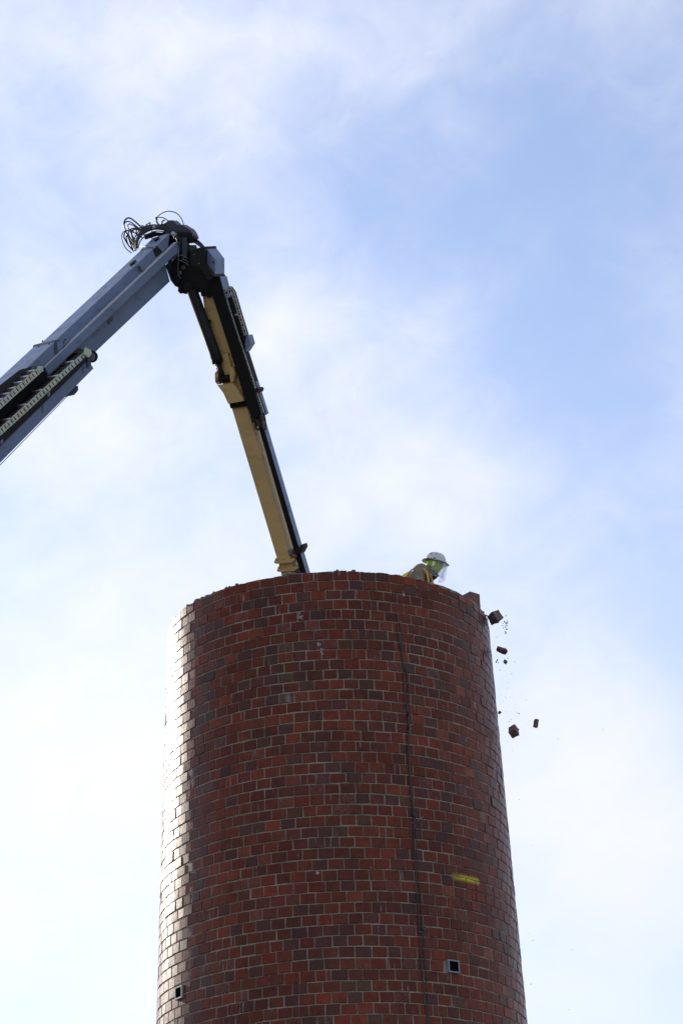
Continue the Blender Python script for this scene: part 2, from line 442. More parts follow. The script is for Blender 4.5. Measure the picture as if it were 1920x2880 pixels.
# size of each brick in the picture -> the 300 largest become parts of their own
cam_np = np.array(CAM); ixn, iun, fwn = np.array(IX), np.array(IU), np.array(FWD)
corn = VX[:, [0, 4, 19, 15]] - cam_np
dep = corn @ fwn; sxp = 960 + FPX * (corn @ ixn) / dep; syp = 1440 - FPX * (corn @ iun) / dep
area = .5 * np.abs((sxp[:, 2] - sxp[:, 0]) * (syp[:, 3] - syp[:, 1]) - (sxp[:, 3] - sxp[:, 1]) * (syp[:, 2] - syp[:, 0]))
cxp, cyp = sxp.mean(1), syp.mean(1)
facing = ((VX[:, 7, 0] - CX) * (CAM.x - VX[:, 7, 0]) + (VX[:, 7, 1] - CY) * (CAM.y - VX[:, 7, 1])) > 0
area = np.where(facing & (cyp < 2868) & (cyp > 0), area, 0)
order = np.argsort(-area); big = order[:300]; rest = np.setdiff1d(np.arange(NB), big)
for b_ in big:
    link('brick', brick_mesh('brick', np.array([b_])), M['brick'], chim)
o = link('brickwork', brick_mesh('brickwork', rest), M['brick'], chim); tag(o, kind='stuff')

# lumps of broken mortar lying on the rim
bm = bmesh.new()
def lump(bm, c, r, sq=.7, mi=0, sub=1):
    g = bmesh.ops.create_icosphere(bm, subdivisions=sub, radius=r)
    rot = Matrix.Rotation(random.uniform(0, 6.3), 3, Vector((random.gauss(0, 1), random.gauss(0, 1), random.gauss(0, 1))).normalized())
    for v in g['verts']:
        p = v.co.copy(); p = p * random.uniform(.68, 1.25); p = rot @ p; p.z *= sq; v.co = p + Vector(c)
    for f in {f for v in g['verts'] for f in v.link_faces}: f.material_index = mi
for k in range(620):
    th = random.uniform(-math.pi, math.pi) if k % 3 else random.uniform(-1.1, -.2)
    dens_ = max(0, math.sin(th * 4.3 + 1.6) * math.sin(th * 9.7 + .4)) ** 1.5
    if random.random() > .08 + dens_: continue
    lump(bm, wall_pt(th, TOP - .004 + random.uniform(-.004, .010), -random.uniform(.008, .07)), random.choice((.006, .008, .012, .018, .026, .034)), random.uniform(.35, .8))
o = from_bm('rubble', bm, M['rubble'], chim); tag(o, kind='stuff')

# smears of white mortar on the face
bm = bmesh.new()
for (px, py, wd, ht) in ((845, 1733, 9, 11), (905, 1832, 6, 14), (897, 1812, 8, 4), (1134, 1668, 3, 13), (893, 2455, 6, 5), (1345, 2703, 2, 8)):
    for k in range(9):
        P = wall_hit(px + random.uniform(-.6, .6) * wd, py + random.uniform(-.8, .8) * ht)
        th, z = wall_uv(P)
        c = wall_pt(th, z, .001); nrm = Vector((math.sin(th), -math.cos(th), 0)); tg = Vector((math.cos(th), math.sin(th), 0))
        g = bmesh.ops.create_icosphere(bm, subdivisions=1, radius=1)
        a, b = random.uniform(.004, .014), random.uniform(.006, .020)
        for v in g['verts']:
            p = v.co * random.uniform(.7, 1.2); v.co = c + tg * p.x * a + Vector((0, 0, 1)) * p.z * b + nrm * p.y * .0018
o = from_bm('mortar_smear', bm, mat('white_lime', (.37, .35, .34), .8, noise=.3, nscale=60), chim); tag(o, kind='stuff')

# a brick left standing on the rim at the right, and its broken bed
def wbrick(bm, th, z, off, wd, ht, dp, tw=0.0, mi=0):
    c = wall_pt(th, z, off); tg = Vector((math.cos(th + tw), math.sin(th + tw), 0)); nm = Vector((math.sin(th + tw), -math.cos(th + tw), 0)); up = Vector((0, 0, 1))
    q = [(-1, -1), (1, -1), (1, 1), (-1, 1)]
    add_prism(bm, [c + tg * x * wd / 2 + up * (y * ht / 2 + random.uniform(-.004, .004)) + nm * dp / 2 for x, y in q],
              [c + tg * x * wd / 2 + up * (y * ht / 2 + random.uniform(-.004, .004)) - nm * dp / 2 for x, y in q], mi)
M['brick_cut'] = mat('cut_brick', (.20, .095, .065), .7, noise=.5, nscale=22, col2=(.11, .055, .045), bump=.4, bscale=30, stretch=(3, 3, .4))
thb = wall_uv(wall_hit(1318, 1700))[0]
bm = bmesh.new(); wbrick(bm, 1.225, TOP + .085, -.12, .155, .20, .16, -.55)
o = bevel(from_bm('loose_brick', bm, M['brick_cut'], None), .004)
tag(o, 'single leftover brick standing on the right of the chimney rim', 'brick')
bm = bmesh.new()
for k in range(7): lump(bm, wall_pt(1.21 + random.uniform(-.09, .1), TOP + random.uniform(-.012, .006), -random.uniform(.02, .16)), random.uniform(.018, .032), .5)
o = from_bm('mortar_bed', bm, M['rubble'], chim)
# a jagged shard sticking out of the right flank
bm = bmesh.new()
for k in range(4):
    P = wall_hit(1366, 1834); lump(bm, P + Vector((.02 + k * .013, -.02, random.uniform(-.006, .006))), .016 - k * .003, .7)
o = from_bm('mortar_shard', bm, M['rubble'], chim)

# vents
M['vent'] = mat('vent_galvanised', (.21, .24, .27), .42, noise=.2, nscale=25)
M['void'] = mat('vent_painted_dark', (.004, .004, .004), .9, spec=.1)  # near-black colour stands in for the dark of a deep opening
for vi, (vt, vz) in enumerate(vents):
    c = wall_pt(vt, vz, .0); tg = Vector((math.cos(vt), math.sin(vt), 0)); nm = Vector((math.sin(vt), -math.cos(vt), 0)); up = Vector((0, 0, 1))
    hw, hh, fr, pr_ = .079, .072, .018, .026
    v = empty('square_vent', c); v.parent = chim; v.matrix_parent_inverse = world_of(chim).inverted()
    bm = bmesh.new()
    q = [(-1, -1), (1, -1), (1, 1), (-1, 1)]
    ring = []
    for (sw, sh, dp) in ((hw, hh, -.03), (hw, hh, pr_), (hw - fr, hh - fr, pr_), (hw - fr, hh - fr, -.03)):
        ring.append([bm.verts.new(c + tg * x * sw + up * y * sh + nm * dp) for x, y in q])
    for a, b in zip(ring, ring[1:]):
        for k in range(4): bm.faces.new((a[k], a[(k + 1) % 4], b[(k + 1) % 4], b[k]))
    bevel(from_bm('vent_frame', bm, M['vent'], v), .002)
    bm = bmesh.new()
    loops = [[bm.verts.new(c + tg * x * (hw - fr - .001) + up * y * (hh - fr - .001) + nm * dp) for x, y in q] for dp in (pr_ - .004, -.0035)]
    for k in range(4): bm.faces.new((loops[0][k], loops[0][(k + 1) % 4], loops[1][(k + 1) % 4], loops[1][k]))
    bm.faces.new(loops[1])
    from_bm('vent_recess', bm, M['void'], v)

# cables down the face
M['cable'] = mat('dark_green_cable', (.018, .024, .024), .5)
cab = empty('hanging_cable', wall_hit(1122, 1752, .02))
tag(cab, 'dark twin cable looped over a hook and hanging down the brick face', 'cable')
cA = [(1123, 1753), (1118.5, 1760), (1118, 1777), (1124, 1806), (1130, 1838), (1133.5, 1867), (1135, 1899), (1137, 1940), (1140, 1985)]
cB = [(1123, 1753), (1127.5, 1762), (1129, 1787), (1130, 1819), (1135, 1867), (1146, 1902), (1148, 1935), (1148, 1985)]
cC = [(1146, 1985), (1147, 2040), (1146.5, 2100), (1151, 2169), (1156, 2238), (1162, 2290), (1164, 2320), (1164, 2358), (1167, 2427), (1172, 2513), (1179, 2599), (1184, 2668), (1187, 2737), (1201, 2858), (1206, 2930), (1216, 3080)]
cD = [(1149.5, 1985), (1150, 2040), (1149, 2100), (1153, 2169), (1159, 2238), (1165, 2290), (1168, 2320), (1172, 2393), (1177, 2461), (1184, 2548), (1187, 2599), (1191, 2651), (1196, 2720), (1201, 2789), (1206, 2875), (1210, 2930), (1221, 3080)]
for pts, r_ in ((cA, .0062), (cB, .0062), (cC, .0058), (cD, .0052)):
    bm = bmesh.new(); add_tube(bm, smooth_path([wall_hit(x, y, .016) for x, y in pts], 5), r_, 7)
    from_bm('cable', bm, M['cable'], cab)
for pts, r_ in (([(1144, 1980), (1144.5, 1996), (1147, 2012)], .013), ([(1147, 2012), (1149, 2030), (1148, 2052)], .011), ([(1161, 2286), (1166, 2300)], .012), ([(1185, 2606), (1189, 2618)], .011)):
    bm = bmesh.new(); add_tube(bm, [wall_hit(x, y, .017) for x, y in pts], r_, 7)
    from_bm('clamp', bm, M['cable'], cab)
for pts in ([(1154, 2314), (1168, 2316)], [(1171, 2312), (1181, 2303), (1190, 2297)], [(1176, 2620), (1190, 2622)], [(1189, 2618), (1198, 2609), (1204, 2605)]):
    bm = bmesh.new(); add_tube(bm, [wall_hit(x, y, .014) for x, y in pts], .0045, 6)
    from_bm('wall_tie', bm, M['steel_grey'], cab)
bm = bmesh.new(); p = wall_hit(1123, 1752, .0); add_tube(bm, [p - (p - Vector((CX, CY, p.z))).normalized() * .02, p + (p - Vector((CX, CY, p.z))).normalized() * .035], .007, 7)
from_bm('hook', bm, M['steel_grey'], cab)

# ------------------------------------------------------------------ knuckle boom
class Frame:
    """a plane of the machine: origin seen at a pixel, axis l pointing away from us"""
    def __init__(s, px, py, depth, l):
        s.O = CAM + ray(px, py) * depth; s.s = depth / FPX
        s.l = (IX * l[0] + IU * l[1] + FWD * l[2]).normalized()
    def pt(s, px, py, lam=0.0):
        d = ray(px, py); o = s.O + s.l * lam * s.s
        return CAM + d * ((o - CAM).dot(s.l) / d.dot(s.l))
    def pts(s, L, lam=0.0): return [s.pt(x, y, lam) for x, y in L]
D0 = 29.2
FB = Frame(480, 790, D0, (-.60, -.06, .80))
FA = Frame(560, 790, D0, (.42, .125, .90))
BDIR = (FB.pt(480, 790) - FB.pt(0, 1245.5)).normalized()
crane = empty('knuckle_boom', FB.pt(480, 790) - BDIR * 18)
tag(crane, 'slate blue and tan knuckle boom crane arm reaching down into the chimney', 'crane')

def prism(name, F, px, near, far, m, parent=None, ext=None, bev=.006):
    """outline in pixels on plane near, extruded to far; ext = {index: metres} slides those corners back along the boom"""
    a = F.pts(px, near)
    for k, L in (ext or {}).items(): a[k] = a[k] - BDIR * L
    off = F.l * (far - near) * F.s
    bm = bmesh.new(); add_prism(bm, a, [p + off for p in a])
    o = from_bm(name, bm, m, parent or crane)
    if bev: bevel(o, bev)
    return o
def rod(name, F, px, lam, r, m, parent=None, n=14):
    bm = bmesh.new(); add_tube(bm, [F.pt(x, y, l_) for (x, y), l_ in zip(px, lam)], r, n); return from_bm(name, bm, m, parent or crane)
def ac(a, c, O=(480, 790)):
    """pixel at a along the boom and c across it"""
    return (O[0] + .725 * a - .688 * c, O[1] - .688 * a - .725 * c)
s_ = D0 / FPX
# inner beam: side face c 0..100, top face over it
beam = prism('inner_beam', FB, [ac(-700, 0), ac(-2, 0), ac(21, 42), ac(70, 99), ac(-700, 100)], 0, 82, M['boom'], ext={0: 6, 4: 6})
prism('nose_plate', FB, [ac(40, 74), ac(60, 74), ac(92, 99), ac(40, 99)], -4, 84, M['boom'], bev=.003)
# raised black discs for the dark of oval holes, small fittings on the top face
def on_top(a, c): # a point on the inner beam's top face
    x, y = ac(a, c); lam = (c - 100) / .369; return FB.pt(x, y, lam)
VT = FB.l.cross(BDIR).normalized()
if VT.z < 0: VT = -VT
def top_patch(name, a, c, ra, rb, hgt, m):
    bm = bmesh.new(); cpt = on_top(a, c); lower, upper = [], []
    for k in range(14):
        an = k * 2 * math.pi / 14; p = cpt + BDIR * math.cos(an) * ra + FB.l * math.sin(an) * rb
        lower.append(p - VT * .01); upper.append(p + VT * hgt)
    add_prism(bm, upper, lower); return from_bm(name, bm, m, beam)
top_patch('oval_hole_disc', -42, 111, .055, .040, .004, M['black_box'])
top_patch('oval_hole_disc', 52, 114, .045, .035, .004, M['black_box'])
# seam across the top plate near its end
bm = bmesh.new()
p0, p1 = on_top(28, 101), on_top(28 - 22, 129); add_tube(bm, [p0 + VT * .003, p1 + VT * .003], .006, 6); from_bm('weld_seam', bm, M['boom_dark'], beam)
# recess behind the nose and dark socket plate on the side
prism('socket_plate', FB, [ac(18, 76), ac(40, 76), ac(62, 82), ac(64, 96), ac(26, 97)], -3, 3, M['black'], bev=.002)
prism('lever', FB, [ac(-38, 74), ac(-30, 74), ac(-28, 90), ac(-34, 91)], -10, -2, M['steel_grey'], bev=.002)
# side channel with its ledge, coloured paler for the sky light on it
ch = prism('side_channel', FB, [ac(-431, 44), ac(86, 44), ac(96, 56), ac(92, 66), ac(-424, 66)], -22, 1, M['boom'])
prism('channel_ledge', FB, [ac(-423, 66.2), ac(92, 66.2), ac(91, 67.2), ac(-422, 67.2)], -22.5, 0.5, M['ledge'], ch, bev=0)
prism('channel_lip', FB, [ac(-429, 43), ac(30, 43), ac(30, 44.6), ac(-429, 44.6)], -23.5, -18, M['steel_grey'], ch, bev=0)
# lower side plate line and dark end
prism('rust_patch', FB, [ac(-212, 30), ac(-190, 32), ac(-186, 46), ac(-204, 47)], -1.2, 0, M['stain'], beam, bev=0)
# outer sleeve
slv = prism('outer_sleeve', FB, [ac(-700, -4), ac(-375, -4), ac(-350, 100), ac(-700, 100)], -10, 106, M['boom'], ext={0: 13, 3: 13}, bev=.01)
prism('collar', FB, [ac(-378, 73), ac(-366, 73), ac(-345, 101.5), ac(-352, 102)], -13, 108, M['boom_dark'], slv)
prism('bracket_plate', FB, [ac(-372, 74), ac(-322, 74), ac(-312, 101), ac(-350, 101)], -12, -6, M['boom'], slv, bev=.002)
for a, c in ((-335, 82), (-328, 84), (-343, 94)):
    x, y = ac(a, c); rod('bolt', FB, [(x, y), (x, y)], (-16, -11), .008, M['black'], slv, 8)
for k, (da, dl) in enumerate(((-2, 20), (3, 20), (-2, 78), (3, 78), (8, 92))):
    x, y = ac(-368 + da * 2.5 + .187 * 0, 100); P = FB.pt(x, y, -10) + FB.l * dl * s_ + BDIR * .06
    bm = bmesh.new(); add_tube(bm, [P - VT * .005, P + VT * .012], .009, 8); from_bm('bolt', bm, M['black'], slv)
# dark gallery that carries the upper cable chain
prism('chain_gallery', FB, [ac(-760, 40), ac(-440, 40), ac(-424, 70), ac(-760, 73)], -14, -8, M['black_box'], ext={0: 4, 3: 4}, bev=.002)

def link_shape(F, x, y, tx, ty, L, Wd):
    """rounded side plate of one chain link, along (tx,ty)"""
    nx, ny = -ty, tx; out = []
    for u, v in ((-.62, -.30), (-.45, -.5), (-.1, -.44), (.22, -.5), (.48, -.42), (.56, .05), (.46, .46), (.15, .5), (-.15, .42), (-.45, .5), (-.6, .25)):
        out.append((x + tx * u * L + nx * v * Wd, y + ty * u * L + ny * v * Wd))
    return out
def chain(name, F, path, pitch, wd, near, width, rung_every, rung_r, parent, pale=True, ext=0):
    root = empty(name, F.pt(*path[0], near)); root.parent = parent; root.matrix_parent_inverse = world_of(parent).inverted()
    seg = []
    for (x0, y0), (x1, y1) in zip(path, path[1:]):
        L = math.hypot(x1 - x0, y1 - y0); n = max(1, round(L / pitch))
        for k in range(n): u = (k + .5) / n; seg.append((x0 + (x1 - x0) * u, y0 + (y1 - y0) * u, (x1 - x0) / L, (y1 - y0) / L))
    for i, (x, y, tx, ty) in enumerate(seg):
        bm = bmesh.new(); sh = link_shape(F, x, y, tx, ty, pitch, wd); z = near - (.9 if i % 2 else 0)
        off = F.l * 2.2 * F.s
        a = F.pts(sh, z); add_prism(bm, a, [p + off for p in a], 0)
        c0 = F.pt(x, y, z - .5)
        # raised black oval for the dark of the slot and two pins
        t3 = (F.pt(x + tx * 3, y + ty * 3, z) - F.pt(x, y, z)).normalized(); n3 = F.l.cross(t3).normalized()
        q = [c0 + t3 * math.cos(k * math.pi / 5) * pitch * .13 * F.s + n3 * math.sin(k * math.pi / 5) * wd * .33 * F.s for k in range(10)]
        add_prism(bm, q, [p + F.l * 1.2 * F.s for p in q], 1)
        from_bm('link', bm, [M['zinc'], M['black_box']], root)
        # far side plate
        bm = bmesh.new(); a = F.pts(sh, z); a = [p + F.l * (width) * F.s for p in a]; add_prism(bm, a, [p + off for p in a]); from_bm('far_link', bm, M['carrier'], root)
        if i % rung_every == 0:
            P = F.pt(x, y, near) - n3 * 0
            nn = n3 if n3.dot(IU) > 0 else -n3
            P = P + nn * wd * .42 * F.s
            bm = bmesh.new(); add_tube(bm, [P, P + F.l * width * F.s], rung_r, 6); from_bm('rung', bm, M['rung'], root)
        else:
            P = F.pt(x, y, near); nn = n3 if n3.dot(IU) > 0 else -n3
            bm = bmesh.new(); P = P + nn * wd * .30 * F.s
            add_tube(bm, [P + F.l * 2 * F.s, P + F.l * width * F.s], rung_r * 1.5, 6); from_bm('strut', bm, M['carrier'], root)
    # hoses lying in the chain
    for j, fr in enumerate((.2, .38, .56, .74, .9)):
        pts = [F.pt(x, y, near) + F.l * width * fr * F.s for x, y in path]
        bm = bmesh.new(); add_tube(bm, pts, .014 * F.s / .00443, 6); from_bm('hose', bm, M['carrier'], root)
    return root
c1 = chain('cable_chain', FB, [(-62, 1197), (108, 1044), (120, 1034)], 11.8, 18, -58, 44, 2, .015, crane)
c2 = chain('cable_chain', FB, [(-60, 1270), (236, 1002), (247, 991)], 12.2, 18.5, -64, 60, 5, .015, crane)
# bed plate under the lower chain, tray wall, end roller and small bracket
prism('chain_bed', FB, [(-60, 1239), (0, 1182), (206, 988), (226, 978), (242, 990), (244, 1004), (-60, 1285)], -5, -2, M['carrier'], bev=0)
prism('chain_bed', FB, [(-60, 1140), (0, 1084), (57, 1040), (98, 1029), (112, 1038), (-60, 1195)], -15, -12, M['carrier'], bev=0)
tray = prism('chain_tray', FB, [(-80, 1384), (264, 1036), (247, 1008), (-80, 1330)], -62, -3, M['boom'], bev=.004)
prism('tray_gap_dark', FB, [(-80, 1334), (246, 1015), (243, 1003), (-80, 1306)], -66, -58, M['black'], bev=0)  # solid black strip painted in for the dark gap below the chain
prism('tray_lug', FB, [(247, 1034), (257, 1025), (257, 1002), (247, 1010)], -68, -62, M['boom_dark'], tray, bev=.002)
prism('tray_bracket', FB, [(196, 1111), (216, 1091), (221, 1084), (221, 1098), (211, 1110), (201, 1113)], -50, -14, M['boom_dark'], tray, bev=.004)
for (x, y) in ((136, 1117), (4, 1250)):
    prism('tray_clip', FB, [(x, y), (x + 6, y - 5), (x + 6, y - 16), (x, y - 10)], -72, -66, M['boom'], tray, bev=.002)
for (x, y, w_) in ((118, 1150, 5), (232, 1040, 5)):
    prism('tray_stain', FB, [(x, y + 12), (x + w_, y + 12 - w_ * .93), (x + w_, y - 8 - w_ * .93), (x, y - 8)], -62.8, -61, M['stain'], tray, bev=0)
rod('end_roller', FB, [(259, 1003), (259, 1003)], (-58, -8), .073, M['black'], None, 24)
rod('end_roller', FB, [(257, 1004), (257, 1004)], (-62, -58), .05, M['steel_grey'], None, 20)
prism('chain_end_plate', FB, [(236, 996), (250, 1006), (260, 994), (256, 984), (241, 976)], -70, -66, M['zinc'], bev=.003)
prism('chain_end_plate', FB, [(108, 1044), (118, 1042), (124, 1034), (120, 1030), (106, 1031)], -60, -57, M['zinc'], bev=.003)
bm = bmesh.new(); a = FB.pt(192, 1112, -40); add_tube(bm, [a, FB.pt(0, 1309, -40), FB.pt(0, 1309, -40) - BDIR * 4], .005, 6); from_bm('stay_wire', bm, M['steel_grey'], crane)
# slew column far out of frame
base = FB.pt(480, 790) - BDIR * 17.2 + FB.l * .2
bm = bmesh.new()
for r0, z0, z1 in ((.55, 0, .5), (.34, .5, base.z + .2)):
    add_tube(bm, [(base.x, base.y, z0), (base.x, base.y, z1)], r0, 20)
from_bm('slew_column', bm, M['boom_dark'], crane)

# ---- head and hanging arm (frame FA)
K, KB = M['black'], M['black_box']
prism('head_body', FA, [(478, 760), (500, 735), (503, 712), (512, 690), (530, 690), (534, 706), (574, 740), (580, 784), (600, 790), (612, 786), (600, 830), (585, 838), (568, 822), (535, 824), (508, 826), (500, 808), (492, 805), (487, 795)], -8, 40, K, bev=.004)
hb = bpy.data.objects['head_body']
prism('head_post', FA, [(506, 664), (526, 664), (528, 725), (511, 735)], -16, -2, K, hb, bev=.004)
prism('post_face', FA, [(512, 668), (526, 668), (526, 720), (514, 730)], -17.5, -16, M['boom_dark'], hb, bev=.002)
prism('side_cheek', FA, [(480, 742), (503, 712), (503, 768), (509, 785), (498, 806), (492, 805), (484, 790)], -14, 4, K, hb, bev=.004)
prism('top_shroud', FA, [(468, 634), (474, 620), (486, 621), (494, 628), (498, 632), (512, 633), (534, 646), (541, 656), (547, 670), (539, 680), (528, 685), (518, 676), (506, 668), (500, 655), (484, 650)], -6, 22, M['boom_dark'], hb, bev=.003)
prism('shroud_lip', FA, [(498, 650), (520, 652), (536, 655), (547, 669), (540, 681), (527, 685), (515, 672), (502, 664)], -10, 8, K, hb, bev=.004)
prism('valve_block', FA, [(536, 702), (577, 693), (577, 742), (604, 778), (586, 782), (556, 752), (536, 746)], -40, 28, K, hb, bev=.006)
prism('valve_block_side', FA, [(577.5, 693.5), (604.5, 729), (604.5, 777), (577.5, 742)], -28, 30, M['boom'], hb, bev=.004)  # right face of the black valve block, coloured blue
for (x, y) in ((546.5, 715), (560, 741)):
    rod('bolt', FA, [(x, y), (x, y)], (-43, -39), .011, M['steel_grey'], hb, 8)
for (x, y) in ((580, 729), (600, 738), (510, 661), (583, 797)):
    rod('bolt', FA, [(x, y), (x, y)], (-30, -12), .010, M['black_box'], hb, 8)
rod('knuckle_pin', FA, [(524, 808), (524, 808)], (-12, 44), .085, KB, hb, 22)
rod('pin_boss', FA, [(530, 806), (530, 806)], (-18, -10), .060, M['black'], hb, 20)
bm = bmesh.new(); add_tube(bm, [FA.pt(504, 700, -20), FA.pt(502, 730, -20), FA.pt(501, 765, -20), FA.pt(503, 774, -20), FA.pt(509, 785, -20)], .005, 6); from_bm('pipe', bm, M['steel_grey'], hb)
for pl in ([(504, 717), (516, 720), (528, 727)], [(504, 732), (518, 737), (531, 746)], [(513, 730), (522, 731), (530, 738)], [(506, 765), (510, 772), (506, 770)]):
    bm = bmesh.new(); add_tube(bm, smooth_path([FA.pt(x, y, -19) for x, y in pl], 4), .0055, 6); from_bm('pipe', bm, M['steel_grey'], hb)
rod('pipe_joint', FA, [(517, 752), (517, 752)], (-16, -10), .030, M['boom_dark'], hb, 12)
rod('pipe_joint', FA, [(508, 764), (508, 764)], (-18, -10), .018, M['copper'], hb, 10)
prism('hinge_plate', FA, [(465, 746), (482, 728), (494, 790), (492, 804), (480, 789)], 2, 40, M['boom_dark'], hb, bev=.003)
prism('pivot_lug', FA, [(502, 806), (514, 812), (512, 824), (506, 826), (500, 818)], -16, 2, K, hb, bev=.003)

def beam2(name, px, near, far, m, **k): return prism(name, FA, px, near, far, m, **k)
# tan jib
jib = beam2('jib_beam', [(562, 786), (600, 786), (603, 826), (690, 1125), (815, 1562), (840, 1648), (872, 1760), (832, 1772), (797, 1640), (783, 1588), (645, 1128), (594, 1000)], 0, 50, M['tan'], bev=.012)
# foot bracket for the cylinder
jb = beam2('cylinder_foot', [(611, 1083), (653, 1076), (672, 1104), (682, 1122), (684, 1128), (642, 1136), (638, 1128), (628, 1106)], -18, 10, M['tan'], parent=jib, bev=.004)
beam2('foot_lug', [(604, 1050), (608, 1044), (613, 1050), (616, 1078), (611, 1082), (605, 1074)], -18, 10, M['tan'], parent=jib, bev=.003)
beam2('foot_lug', [(646, 1035), (652, 1032), (658, 1050), (656, 1072), (649, 1078), (646, 1060)], -20, 12, M['tan'], parent=jib, bev=.003)
beam2('gusset', [(624, 998), (640, 992), (648, 1020), (650, 1050), (640, 1064), (628, 1056)], -8, 2, M['tan'], parent=jib, bev=.004)
# hydraulic cylinder
cyl = rod('cylinder_barrel', FA, [(541, 818), (604.5, 994), (613, 1019)], (-16, -16, -16), .069, K, None, 24)
rod('cylinder_cap', FA, [(607, 1002), (613.5, 1020)], (-16, -16), .072, KB, cyl, 24)
rod('cylinder_rod', FA, [(613, 1018), (626, 1060)], (-16, -16), .032, M['black'], cyl, 16)
rod('rod_light_sliver', FA, [(606, 1026), (613, 1046)], (-22, -22), .006, M['chrome'], cyl, 8)  # light sliver on the rod's left side, put in as a bright bar
bm = bmesh.new(); add_tube(bm, [FA.pt(611, 1068, -10), FA.pt(650, 1062, -10)], .045, 18); from_bm('rod_eye', bm, KB, cyl)
rod('bolt', FA, [(590.5, 902), (590.5, 902)], (-14, -2), .016, KB, jib, 10)
# clamp round the jib
cl = beam2('jib_clamp', [(644, 1133), (693, 1125), (695, 1143), (648, 1149)], -6, 46, KB, parent=jib, bev=.004)
for (x, y) in ((649, 1140), (665.5, 1136)): rod('bolt', FA, [(x, y), (x, y)], (-9, -5), .008, M['copper'], jib, 8)
# black housing beside the jib
hs = beam2('telescope_housing', [(590, 784), (605, 779), (616, 777), (631, 835), (700, 1050), (734, 1165), (724, 1174), (707, 1174), (685, 1112), (642, 972), (602, 848), (588, 810)], -14, 26, KB, bev=.005)
beam2('housing_lit_edge', [(617.5, 777.5), (620, 779), (634, 836), (738, 1166), (735, 1168), (631, 836)], -10, 30, M['boom'], parent=hs, bev=.002)  # lit right edge of the housing, put in as a blue strip
beam2('cross_strut', [(562, 812), (592, 806), (596, 826), (566, 834)], -10, 2, KB, parent=hs, bev=.003)
beam2('jib_pad', [(577, 784), (584, 782.5), (588, 804), (582, 806.5)], -3, -1, M['sleeve'], parent=jib, bev=.001)
# chain on the outer side of the housing
c3 = chain('cable_chain', FA, [(636, 846), (660, 920), (690, 1012), (720, 1105), (742, 1168)], 8.5, 8.5, -8, 9, 400, .006, crane)
c4 = chain('cable_chain', FA, [(636, 843), (640, 812), (645, 808), (655, 822), (672, 880), (691, 942)], 8.5, 8.5, -8, 9, 400, .006, crane)
beam2('chain_back', [(632, 846), (650, 830), (672, 880), (692, 945), (690, 985), (684, 990), (660, 915)], 4, 8, M['carrier'], parent=hs, bev=0)
beam2('chain_stop', [(693, 942), (698, 942), (705, 967), (691, 989), (689, 968)], -6, 22, M['boom'], parent=hs, bev=.003)
beam2('chain_block', [(630, 820), (640, 817), (645, 836), (634, 840)], -8, 16, M['boom'], parent=hs, bev=.003)
beam2('chain_block', [(628, 815), (641, 811), (642, 817), (630, 820)], -4, 14, M['sleeve'], parent=hs, bev=.003)
beam2('chain_guide', [(712, 1100), (722, 1090), (728, 1094), (724, 1104), (714, 1106)], -14, 20, K, parent=hs, bev=.003)
beam2('chain_bridge', [(660, 884), (670, 880), (671, 885), (661, 888)], -8, -4, M['sleeve'], parent=hs, bev=.001)
# telescope bar below, dark front and blue flank
beam2('telescope_bar', [(718, 1170), (732, 1168), (859, 1604), (905, 1760), (892, 1764), (843, 1606)], 2, 26, M['boom'], parent=hs, bev=.003)
beam2('bar_face', [(718, 1170), (731, 1168), (858, 1604), (903, 1760), (892, 1764), (843, 1606)], 0, 2.5, KB, parent=hs, bev=0)
beam2('bar_clamp', [(824, 1548), (838, 1542), (850, 1530), (853, 1540), (845, 1556), (832, 1562)], -6, 24, M['black'], parent=hs, bev=.004)
beam2('bar_clamp_plate', [(845, 1533), (850, 1531), (851, 1540), (844, 1553), (840, 1550)], -6, 14, M['steel_grey'], parent=hs, bev=.003)
beam2('guide_block', [(808, 1548), (824, 1544), (826, 1560), (812, 1562)], -2, 30, M['steel_grey'], parent=jib, bev=.004)
beam2('guide_slot', [(817, 1549), (825, 1547), (826, 1557), (819, 1559)], -3.5, -1, M['copper'], parent=jib, bev=.002)
beam2('guide_slot', [(818, 1564), (834, 1558), (836, 1566), (822, 1572)], -3.5, 20, M['copper'], parent=jib, bev=.002)
# end flanges of the jib
for (x, y) in ((770, 1583), (778, 1606)):
    beam2('end_flange', [(x, y), (x + 4, y - 13), (x + 9, y - 2), (x + 34, y - 6), (x + 54, y - 13), (x + 59, y - 8), (x + 52, y - 1), (x + 34, y + 1), (x + 6, y + 3)], -9, 46, M['tan'], parent=jib, bev=.003)
for (x, y) in ((797, 1573), (803, 1593), (801, 1583)): rod('bolt', FA, [(x, y), (x, y)], (-3, 1), .010, M['tan'], jib, 8)
rod('bolt', FA, [(832, 1577), (832, 1577)], (-8, 20), .016, M['steel_grey'], jib, 10)
beam2('inner_jib', [(798, 1600), (824, 1596), (870, 1760), (846, 1766)], 4, 38, M['black'], parent=jib, bev=.004)
beam2('inner_jib_flank', [(825, 1597), (836, 1596), (880, 1760), (871, 1762)], 6, 40, M['boom'], parent=jib, bev=.004)
